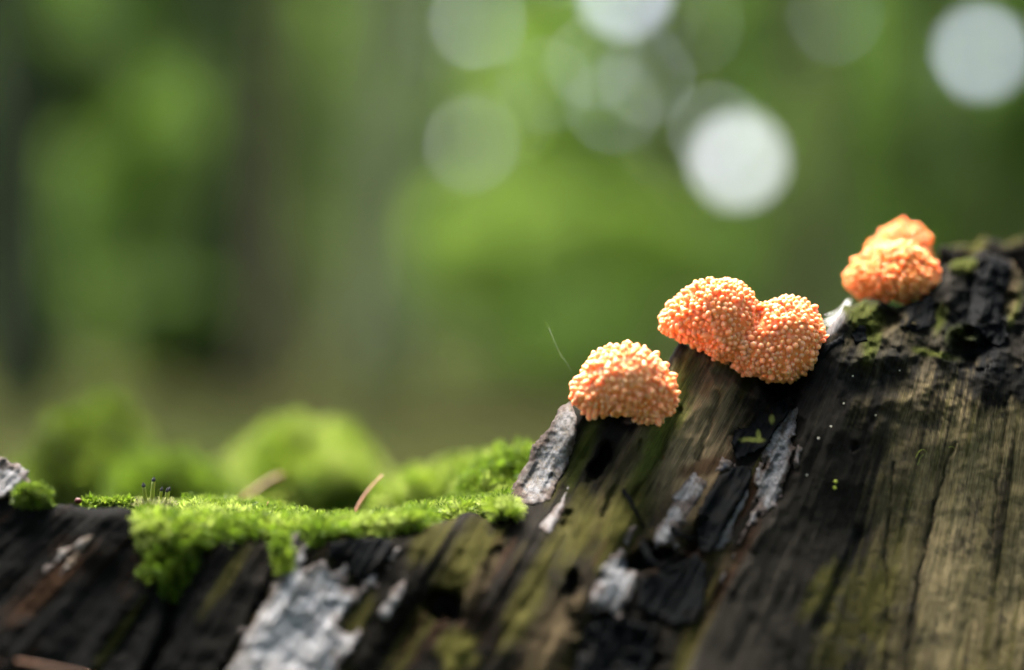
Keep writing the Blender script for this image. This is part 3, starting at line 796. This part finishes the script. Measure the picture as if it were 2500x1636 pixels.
def cushion(name, label, els, k_px, lump, spacing_px, seed, mat, single=0, rad_px=5.4, long=(.7, 1.25), group='orange slime mould cushions on the stump'):
    f = blob_sdf(els, k_px, lump, seed)
    cs = np.array([P(u, v, y) for u, v, y, *_ in els])
    c = cs.mean(0)
    rmax = max(np.linalg.norm(q - c) + max(e[3:6]) * S * 1.3 for q, e in zip(cs, els))
    base = c.copy()
    dirs = fib(5200)
    cv = hit(f, c, dirs, rmax)
    base[2] = cv[:, 2].min()
    e = empty(name, tuple(base), label, 'slime mould', group)
    # core: a lat-long skin
    nu, nv = 110, 64
    ph = np.linspace(.0005, np.pi - .0005, nv); th = np.linspace(0, 2 * np.pi, nu, endpoint=False)
    PH, TH = np.meshgrid(ph, th, indexing='ij')
    dd = np.stack([np.cos(TH) * np.sin(PH), np.sin(TH) * np.sin(PH), np.cos(PH)], -1).reshape(-1, 3)
    sv = hit(f, c, dd, rmax)
    I = np.arange(nv * nu).reshape(nv, nu); J = np.roll(I, -1, 1)
    sf = np.stack([I[:-1], I[1:], J[1:], J[:-1]], -1).reshape(-1, 4)
    obj('body', shift(new_mesh('body', sv, sf, attr={'tip': np.zeros(len(sv))}), base), mat, e)
    # tubes packed over the skin
    r = np.random.default_rng(int(seed * 10) + 3)
    cand = hit(f, c, (lambda x: x / np.linalg.norm(x, axis=1)[:, None])(r.standard_normal((30000, 3))), rmax)
    sp = spacing_px * S
    cell = {}
    keep = []
    for i, p in enumerate(cand):
        kx = tuple((p // sp).astype(int))
        okk = True
        for ax in (-1, 0, 1):
            for ay in (-1, 0, 1):
                for az in (-1, 0, 1):
                    for j in cell.get((kx[0] + ax, kx[1] + ay, kx[2] + az), ()):
                        if ((cand[j] - p) ** 2).sum() < sp * sp: okk = False; break
                    if not okk: break
                if not okk: break
            if not okk: break
        if okk:
            cell.setdefault(kx, []).append(i); keep.append(i)
    pts = cand[keep]
    n = grad(f, pts)
    n += .26 * r.standard_normal(n.shape); n /= np.linalg.norm(n, axis=1)[:, None]
    rad = rad_px * S * np.clip(r.normal(1.0, .2, len(pts)), .55, 1.5)
    lng = r.uniform(*long, len(pts)) * (1 + .2 * fbm(pts[:, 0] * 1300, pts[:, 1] * 1300, pts[:, 2] * 1300 + seed, 2))
    big = r.random(len(pts)) < .04
    rad[big] *= 1.25
    ref = np.where(np.abs(n[:, 2:3]) < .9, np.array([[0, 0, 1.]]), np.array([[1., 0, 0]]))
    ax = np.cross(ref, n); ax /= np.linalg.norm(ax, axis=1)[:, None]; ay = np.cross(n, ax)
    org = pts - n * (rad * .9)[:, None]
    # largest seen from the front first
    toward = np.array((0, -D, 0)) - pts; toward /= np.linalg.norm(toward, axis=1)[:, None]
    order = np.argsort(-(n * toward).sum(1) * rad / rad.mean())
    sing, rest = order[:single], order[single:]
    if single:
        tm = new_mesh('fruiting_tube', _tv, [_tq, _tt], attr={'tip': _ta}); tm.materials.append(mat)
        for i in sing:
            o = bpy.data.objects.new('fruiting_tube', tm); col.objects.link(o); o.parent = e
            Mx = np.eye(4); Mx[:3, 0] = ax[i] * rad[i]; Mx[:3, 1] = ay[i] * rad[i]; Mx[:3, 2] = n[i] * rad[i] * lng[i]; Mx[:3, 3] = org[i] - base
            o.matrix_local = Matrix(Mx.tolist())
    g = _tv[None]
    V_ = org[rest][:, None] + rad[rest][:, None, None] * (g[..., 0:1] * ax[rest][:, None] + g[..., 1:2] * ay[rest][:, None] + g[..., 2:3] * lng[rest][:, None, None] * n[rest][:, None])
    m_ = len(rest); o_ = (np.arange(m_) * len(_tv))[:, None, None]
    me_ = new_mesh('fruiting_tubes', V_.reshape(-1, 3), [(o_ + _tq[None]).reshape(-1, 4), (o_ + _tt[None]).reshape(-1, 3)], attr={'tip': np.tile(_ta, m_)})
    obj('fruiting_tube', shift(me_, base), mat, e, kind='stuff', label='packed rounded orange tubes around the rim of the cushion' if single else 'packed rounded orange tubes')
    return e

# u, v, depth mm, half width, half height, half depth (px), tilt
cushion('slime_mould_cushion', 'largest orange cushion, two lobes, on top of the pale wooden pillar',
        [(1752, 766, 2.9, 92, 84, 90, -.1), (1688, 774, 3.1, 76, 52, 70, .32), (1925, 822, 2.3, 82, 92, 84, .1), (1845, 848, 2.5, 66, 62, 70, 0), (1770, 822, 2.7, 80, 50, 74, -.25), (1905, 880, 2.1, 66, 46, 60, 0)],
        16, .19, 11.4, 1.0, M['slime'], single=300, rad_px=6.3, long=(.6, 1.1))
cushion('slime_mould_cushion', 'orange dome cushion lowest on the peak, above its grey flank',
        [(1528, 926, -2.7, 99, 78, 96, -.06), (1462, 958, -2.7, 64, 48, 66, 0), (1588, 962, -2.5, 62, 58, 66, -.2), (1580, 998, -2.7, 38, 30, 40, 0)],
        16, .20, 11.8, 2.0, M['slime'], single=240, rad_px=6.6, long=(.55, 1.15))
cushion('slime_mould_cushion', 'orange cushion near the black crumbled rim, highest full dome on the stump',
        [(2180, 684, 11, 102, 42, 84, 0), (2188, 644, 11.2, 70, 44, 66, .1), (2120, 678, 11.2, 46, 48, 50, 0), (2240, 672, 11, 46, 44, 50, 0)],
        16, .15, 11.5, 3.0, M['slime_far'], rad_px=6.2)
cushion('slime_mould_cushion', 'small orange knob half hidden behind another orange cushion near the black rim',
        [(2205, 588, 17.5, 52, 34, 50, 0), (2160, 612, 17, 40, 30, 45, .4), (2200, 640, 17.5, 70, 50, 50, 0)],
        16, .15, 12, 4.0, M['slime_far'], rad_px=6.2)

# ------------------------------------------------------------------ small things on the moss and wood
def strand(name, pts, r0, mat, taper=.5, n=16, parent=None, sides=7, **kw):
    p = np.array([P(*q) for q in pts]); tt = np.linspace(0, 1, n)
    pp = np.stack([np.interp(tt, np.linspace(0, 1, len(p)), p[:, k_]) for k_ in range(3)], -1)
    for _ in range(3): pp[1:-1] = (pp[:-2] + 2 * pp[1:-1] + pp[2:]) / 4
    v_, f_ = tube(pp, r0 * 1e-3 * (1 - taper * tt), sides)
    o = obj(name, None, None) if False else None
    base = pp[0]
    return obj(name, shift(new_mesh(name, v_, f_), base), mat, parent, loc=tuple(base), **kw)

strand('pine_needle', [(858, 1278, 6), (874, 1235, 7), (900, 1196, 8), (934, 1160, 9)], .20, M['needle'], .55, label='thin curved rust-brown needle standing up from the moss mat', category='needle')
strand('pine_needle', [(588, 1225, 26), (630, 1192, 27), (662, 1170, 28), (690, 1160, 29)], .24, M['needle'], .3, label='blurred orange needle lying against the round moss hump', category='needle')
strand('pine_needle', [(632, 1282, 1.5), (640, 1255, 2), (650, 1240, 2.4), (655, 1226, 2.6)], .10, M['needle'], .4, label='short pinkish brown needle stuck in the moss mat', category='needle')
strand('pine_needle', [(40, 1612, -18), (110, 1624, -18.3), (190, 1640, -18.6), (240, 1656, -18.8)], .06, M['needle'], .4, label='blurred rust-brown needle on the lower black wood', category='needle')
for i, (a, b_, r0) in enumerate((((357, 1238, -1), (351, 1196, -1.4), .15), ((370, 1232, -.6), (375, 1182, -.8), .16), ((388, 1236, -.6), (394, 1206, -.8), .13), ((401, 1238, -.9), (408, 1208, -1.2), .13), ((404, 1240, .2), (413, 1206, .2), .12), ((331, 1238, -1), (331, 1230, -1), .10), ((316, 1242, -1), (315, 1236, -1), .08))):
    b_ = (b_[0], b_[1] - 8, b_[2]); r0 = r0 * 1.2
    p0, p1 = P(*a), P(*b_)
    v_, f_ = tube(np.linspace(p0, p1, 6), r0 * 1e-3 * np.linspace(1.15, .8, 6), 8)
    tall = abs(a[1] - b_[1]) > 20
    e = empty('moss_stalk', tuple(p0), 'short yellow-green stalk with a black tip standing in the moss' if tall else 'stub of a moss stalk showing only its black tip', 'moss stalk', 'black tipped stalks in the moss mat')
    obj('stem', shift(new_mesh('stem', v_, f_), p0), M['seta'], e)
    dr = (p1 - p0) / np.linalg.norm(p1 - p0)
    q = p1 + dr * np.linspace(-.00005, .00036, 6)[:, None]
    v_, f_ = tube(q, r0 * 1e-3 * np.array([.8, 1.0, .95, .7, .35, .15]), 8)
    obj('tip', shift(new_mesh('tip', v_, f_), p0), M['seta_tip'], e)
# tuft of dry pale hairs the stalks stand in
hp = np.array([P(u, v, y) for u, v, y in zip(rng.uniform(325, 420, 260), rng.uniform(1232, 1250, 260), rng.uniform(-2, 1, 260))])
hn = np.array([0, -.2, 1.]) + .8 * rng.standard_normal((260, 3)); hn /= np.linalg.norm(hn, axis=1)[:, None]
v_, f_, c_ = moss_leaves(hp, hn, .0005, .0005, .00007, 3, 3, np.tile(np.array((.18, .19, .08)), (260, 1)))
b0 = hp.mean(0)
obj('dry_moss_hair', shift(new_mesh('dry_moss_hair', v_, f_, c_), b0), M['moss'], label='pale dry hairs around the black-tipped stalks', category='moss hair', kind='stuff', loc=tuple(b0))

def bead(name, u, v, y, r_mm, mat, label, category, group=None, sq=(1, 1, 1)):
    d = fib(160)
    c0 = P(u, v, y)
    nu, nv = 14, 9
    ph = np.linspace(.01, np.pi - .01, nv); th = np.linspace(0, 2 * np.pi, nu, endpoint=False)
    PH, TH = np.meshgrid(ph, th, indexing='ij')
    q = np.stack([np.cos(TH) * np.sin(PH), np.sin(TH) * np.sin(PH), np.cos(PH)], -1).reshape(-1, 3)
    q = q * (1 + .14 * fbm(q[:, 0] * 2 + u, q[:, 1] * 2, q[:, 2] * 2, 2))[:, None] * np.array(sq) * r_mm * 1e-3
    I = np.arange(nv * nu).reshape(nv, nu); J = np.roll(I, -1, 1)
    f_ = np.stack([I[:-1], I[1:], J[1:], J[:-1]], -1).reshape(-1, 4)
    return obj(name, new_mesh(name, q, f_), mat, None, label, category, group, loc=tuple(c0))
bead('bud_scale', 191, 1223, -2.5, .30, M['bud'], 'small round dark red bud on the stump rim beside the grey knob', 'bud', sq=(1, 1, .8))
bead('bud_scale', 451, 1257, -1.0, .24, M['bud'], 'tiny red-brown bud in the moss next to the stalks', 'bud', sq=(1, 1, .8))
for u, v in ((2082, 918), (1998, 1070), (2138, 1014), (2029, 1041), (1970, 1160), (2196, 905), (2060, 985)):
    y = float(wall_depth(np.array([float(u)]), np.array([float(v)]))[0])
    bead('grit_grain', u, v, y - .02, .075 if u != 1998 else .1, M['grit'], 'tiny pale grain of grit on the dark smooth wood', 'grit', 'grit grains on the dark wood')
for u, v, r_ in ((2040, 1176, .15), (2038, 1191, .15)):
    y = float(wall_depth(np.array([float(u)]), np.array([float(v)]))[0])
    bead('algae_bead', u, v, y - .05, r_, M['algae'], 'tiny yellow-green bead on the dark smooth wood', 'bead', 'yellow-green beads on the wood')
for pts in ([(2236, 1118), (2243, 1100), (2256, 1096), (2262, 1104)], [(2241, 1134), (2246, 1118), (2254, 1110)], [(2316, 1092), (2326, 1090), (2330, 1096)]):
    q = [(u, v, float(wall_depth(np.array([float(u)]), np.array([float(v)]))[0]) - .12 * (1 if 0 < i < len(pts) - 1 else .3)) for i, (u, v) in enumerate(pts)]
    strand('moss_hair', q, .022, M['algae'], .5, 10, sides=5, label='fine curled yellow-green hair on the pale streaked wood', category='moss hair', group='hairs on the streaked wood')
# silk
for pts, lb in (([(1395, 905, -3), (1380, 880, -3), (1365, 862, -3), (1340, 800, -2)], 'single faint silk thread rising from the dome cushion'),
                ):
    strand('spider_thread', pts, .005, M['silk'], 0, 10, sides=5, label=lb, category='silk thread')
web = []
for i in range(46):
    t = rng.random()
    a = P(2006 + 22 * rng.random(), 805 - 40 * rng.random(), rng.uniform(3, 7)); b_ = P(2068 + 14 * rng.random(), 748 - 30 * rng.random() + 10, rng.uniform(7, 10))
    m_ = (a + b_) / 2 + np.array((0, 0, -.0006)) * rng.random() + .0002 * rng.standard_normal(3)
    web.append(tube(np.array([a, (a + m_) / 2 + .00005 * rng.standard_normal(3), m_, (b_ + m_) / 2, b_]), .010e-3, 4))
v_, f_ = merge(web)
b0 = v_.mean(0)
obj('spider_web', shift(new_mesh('spider_web', v_, f_), b0), M['silk'], label='thin pale web slung between two orange cushions', category='web', loc=tuple(b0))

# ------------------------------------------------------------------ the wood behind
GAPS = [(1803, 392, 47), (2395, 132, 37), (1530, -25, 36), (1600, 20, 18), (1150, 350, 22), (1240, 300, 20), (1165, 55, 18), (1745, 320, 20), (1870, 440, 20), (1580, 190, 18), (1450, 150, 18), (2040, 40, 17), (1620, 350, 17), (1330, 210, 18), (1500, 260, 16), (1700, 60, 14)]
def crown_mesh(els, n, size, cols, seed, carve=True, flat=.5):
    r = np.random.default_rng(seed)
    vol = np.array([e[3] * e[4] * e[5] for e in els]); k_ = r.choice(len(els), n, p=vol / vol.sum())
    d = r.standard_normal((n, 3)); d /= np.linalg.norm(d, axis=1)[:, None]
    rr = r.random(n) ** (1 / 2.4)
    E = np.array(els)[k_]
    p = E[:, :3] + d * rr[:, None] * E[:, 3:6] * r.uniform(.85, 1.12, (n, 1))
    # clumps with gaps between them
    cl = fbm(p[:, 0] * 1.5, p[:, 1] * 1.5, p[:, 2] * 1.9 + seed, 2)
    p = p[cl > -.55]
    p = p[p[:, 2] > GROUND + .03]
    if carve:
        u, v = project(p)
        ok = np.ones(len(p), bool)
        for gu_, gv_, gr in GAPS:
            ok &= np.hypot(u - gu_, v - gv_) > gr
        p = p[ok]
    n = len(p)
    a = r.standard_normal((n, 3)); a[:, 2] *= flat; a /= np.linalg.norm(a, axis=1)[:, None]
    nz = np.array((0, 0, 1.)) + .75 * r.standard_normal((n, 3))
    b_ = np.cross(nz, a); b_ /= np.linalg.norm(b_, axis=1)[:, None]
    s = size * r.uniform(.6, 1.3, n)[:, None]
    c = np.cross(a, b_) * s * .12
    V4 = np.stack([p - a * s, p + b_ * s * .42 + c, p + a * s, p - b_ * s * .42 + c], 1)
    o = (np.arange(n) * 4)[:, None]
    f_ = o + np.array([[0, 1, 2, 3]])
    pc = np.array(cols)[r.integers(0, len(cols), n)] * r.uniform(.7, 1.3, (n, 1))
    return V4.reshape(-1, 3), f_, np.repeat(pc, 4, 0)

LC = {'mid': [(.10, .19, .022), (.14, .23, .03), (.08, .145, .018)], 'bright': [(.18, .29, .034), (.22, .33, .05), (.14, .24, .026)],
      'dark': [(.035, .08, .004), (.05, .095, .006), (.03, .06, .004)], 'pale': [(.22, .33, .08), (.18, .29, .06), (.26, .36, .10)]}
def bark(name, c):
    return plain(name, c, .85, .15, 9, .35, .02)
M['bark_dark'] = bark('dark_bark', (.022, .026, .008)); M['bark_brown'] = bark('brown_bark', (.085, .072, .028)); M['bark_pale'] = bark('pale_bark', (.17, .175, .075))

def tree(label, u, dist, width_px, h, matn, lean=0.0, crown=None, n=2500, size=.10, cols='mid', branches=5, group='trees behind the stump', name='forest_tree'):
    """trunk foot stands on the ground at the distance given, seen at photo column u"""
    x = (u - 1250) / FPX * (dist + D); r0 = width_px / FPX * abs(dist) / 2
    base = np.array((x, dist, GROUND - .02))
    e = empty(name, tuple(base), label, 'tree', group)
    r = np.random.default_rng(int(abs(u) + abs(dist) * 10))
    t = np.linspace(0, 1, 22)
    pp = np.stack([lean * h * t + .05 * np.sin(t * 7 + u), .1 * np.sin(t * 5 + u), h * t], -1)
    rr = r0 * (1.0 - .75 * t) + r0 * .5 * np.exp(-t * h / .25)
    parts = [tube(pp, rr, 14)]
    for i in range(branches):
        k_ = int(r.integers(7, 20)); az = r.uniform(0, 6.28); ln = r.uniform(.8, 2.0) * (1.2 - t[k_])
        q = pp[k_] + np.outer(np.linspace(0, 1, 7), np.array((math.cos(az), math.sin(az), .55))) * ln
        q[:, 2] += .12 * np.linspace(0, 1, 7) ** 2 * ln
        parts.append(tube(q, rr[k_] * np.linspace(.4, .06, 7), 7))
    v_, f_ = merge(parts)
    obj('trunk', new_mesh('trunk', v_, f_), M[matn], e)
    els = crown or [(0, 0, h * .78, 3.6, 3.6, 1.5), (.8, .5, h * .98, 2.4, 2.4, 1.2)]
    W = [(a + base[0], b_ + base[1], c + base[2], d_, e_, f__) for a, b_, c, d_, e_, f__ in els]
    v_, f_, c_ = crown_mesh(W, n, size, LC[cols], int(abs(u) * 3 + abs(dist)))
    obj('crown', shift(new_mesh('crown', v_, f_, c_, smooth=False), base), M['leaf'], e)
    return e

def shrub(label, u, v, dist, w_px, h_px, cols, n=1500, size=.085, group='leafy shrubs behind the stump'):
    """bush rooted on the ground; its leafy head is centred on photo point (u, v)"""
    kx = (dist + D) / FPX
    x, z = (u - 1250) * kx, (818 - v) * kx
    rw, rh = w_px * kx, h_px * kx
    base = np.array((x, dist, GROUND - .02))
    e = empty('leafy_shrub', tuple(base), label, 'shrub', group)
    r = np.random.default_rng(int(abs(u) * 7 + dist * 3))
    parts = []
    for i in range(7):
        tgt = np.array((r.uniform(-.7, .7) * rw, r.uniform(-.5, .5) * rw, z - base[2] + r.uniform(-.3, .6) * rh))
        t = np.linspace(0, 1, 9)[:, None]
        q = tgt * np.array((1, 1, 1)) * t ** np.array((1.6, 1.6, .9)) + np.array((r.uniform(-.06, .06), r.uniform(-.06, .06), 0))
        parts.append(tube(q, .022 * (1 - .8 * t[:, 0]) + .003, 7))
    v_, f_ = merge(parts)
    obj('stem', new_mesh('stem', v_, f_), M['bark_brown'], e)
    els = []
    for i in range(6):
        els.append((x + r.uniform(-.5, .5) * rw, dist + r.uniform(-.5, .5) * rw, z + r.uniform(-.5, .5) * rh, rw * r.uniform(.5, .75), rw * r.uniform(.5, .75), rh * r.uniform(.5, .75)))
    v_, f_, c_ = crown_mesh(els, n, size, LC[cols], int(abs(u) + dist * 5))
    obj('foliage', shift(new_mesh('foliage', v_, f_, c_, smooth=False), base), M['leaf'], e)
    return e

# trunks that show as soft upright bands
tree('dark mossy trunk at the left, blurred', 20, 9.0, 190, 9, 'bark_dark', -.01, n=1300, size=.2)
tree('dark straight trunk, blurred, between green shrubs', 555, 12.0, 130, 11, 'bark_dark', .0, n=1300, size=.2)
tree('brown trunk with a reddish foot, blurred', 690, 10.0, 95, 9, 'bark_brown', .01, n=1300, size=.2)
tree('broad pale grey-brown trunk, blurred, right of the brown one', 905, 11.0, 130, 12, 'bark_pale', .015, n=1300, size=.2)
tree('slim pale trunk, blurred, beyond the bright shrubs', 1120, 17.0, 60, 9, 'bark_pale', .0, n=1300, size=.2)
tree('slim grey trunk, blurred, above the two-lobed cushion', 1985, 14.0, 100, 10, 'bark_brown', -.01, n=1300, size=.2)
tree('thin brown trunk, blurred, among bright foliage', 1660, 18.0, 70, 9, 'bark_brown', .02, n=1300, size=.2)
tree('dark trunk at the right, blurred, over the crumbled rim', 2280, 13.0, 90, 10, 'bark_dark', .0, n=1300, size=.2)

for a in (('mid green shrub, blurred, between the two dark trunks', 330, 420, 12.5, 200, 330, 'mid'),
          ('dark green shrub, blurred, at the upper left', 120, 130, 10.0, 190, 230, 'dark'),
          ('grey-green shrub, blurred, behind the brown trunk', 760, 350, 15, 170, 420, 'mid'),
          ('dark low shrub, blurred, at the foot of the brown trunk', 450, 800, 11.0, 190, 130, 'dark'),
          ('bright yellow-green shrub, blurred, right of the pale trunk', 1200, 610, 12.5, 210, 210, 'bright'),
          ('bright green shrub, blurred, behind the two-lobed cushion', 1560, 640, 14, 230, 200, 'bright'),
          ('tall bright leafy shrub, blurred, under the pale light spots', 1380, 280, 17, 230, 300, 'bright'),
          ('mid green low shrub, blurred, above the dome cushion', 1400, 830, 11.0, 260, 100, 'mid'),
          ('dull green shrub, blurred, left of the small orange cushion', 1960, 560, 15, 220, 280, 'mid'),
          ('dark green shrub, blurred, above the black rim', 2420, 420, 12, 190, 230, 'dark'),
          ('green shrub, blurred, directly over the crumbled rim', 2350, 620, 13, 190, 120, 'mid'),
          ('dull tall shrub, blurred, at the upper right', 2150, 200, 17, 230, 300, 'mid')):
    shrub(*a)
# the wall of young trees that closes the view
far_lab = {'mid': 'dull green young tree, blurred, in the far row away from the white light spots', 'bright': 'bright green young tree, blurred, in the far row behind the orange cushions', 'pale': 'pale green young tree, blurred, in the far row around the white light spots'}
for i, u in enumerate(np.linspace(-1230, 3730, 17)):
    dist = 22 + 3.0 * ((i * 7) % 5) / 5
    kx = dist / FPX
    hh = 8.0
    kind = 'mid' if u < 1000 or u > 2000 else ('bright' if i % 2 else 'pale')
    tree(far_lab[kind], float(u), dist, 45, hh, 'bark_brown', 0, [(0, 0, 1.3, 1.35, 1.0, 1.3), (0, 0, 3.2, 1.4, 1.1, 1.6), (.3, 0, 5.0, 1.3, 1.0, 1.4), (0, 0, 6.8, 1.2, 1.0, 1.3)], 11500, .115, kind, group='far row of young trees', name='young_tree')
for i, u in enumerate(np.linspace(-1550, 4050, 17)):
    dist = 33 + 3.0 * ((i * 3) % 4) / 4
    tree('distant dark green tree, blurred, closing the gaps behind the far row', float(u), dist, 50, 8.0, 'bark_brown', 0, [(0, 0, 1.2, 2.2, 1.3, 1.4), (0, 0, 3.4, 2.3, 1.4, 1.9), (0, 0, 6.0, 2.2, 1.4, 2.0), (0, 0, 8.0, 2.0, 1.4, 1.6)], 9500, .17, 'mid', group='distant trees behind the far row', name='distant_tree')

# tall trees added mostly out of view, whose crowns and low foliage shade the stump
for i, (x, y, h) in enumerate(((-6.4, -.2, 8.5), (4.9, 2.4, 8.0), (-3.6, -5.0, 9.0), (3.9, -4.4, 8.5), (.4, -9.0, 9.0), (-8.5, -2.5, 9.0), (8.6, -2.2, 8.5), (-8.4, 7.2, 9.5), (8.2, 7.6, 9.0), (-1.6, -4.6, 8.5), (1.9, -6.8, 8.5), (-5.2, -8.4, 9.0), (6.6, -7.5, 9.0))):
    low = [] if i == 9 else [(0, 0, 2.0, 2.0, 2.0, 1.7)]
    tree('tall tree added out of view, its crown shading the stump', 1250 + x / (y + D) * FPX, y, abs(.32 / y * FPX), h, 'bark_brown', 0, low + [(0, 0, h * .78, 4.0, 4.0, 1.5), (.5, .3, h * .98, 2.6, 2.6, 1.2)], 5200, .2, 'mid', group='tall trees added to shade the stump')
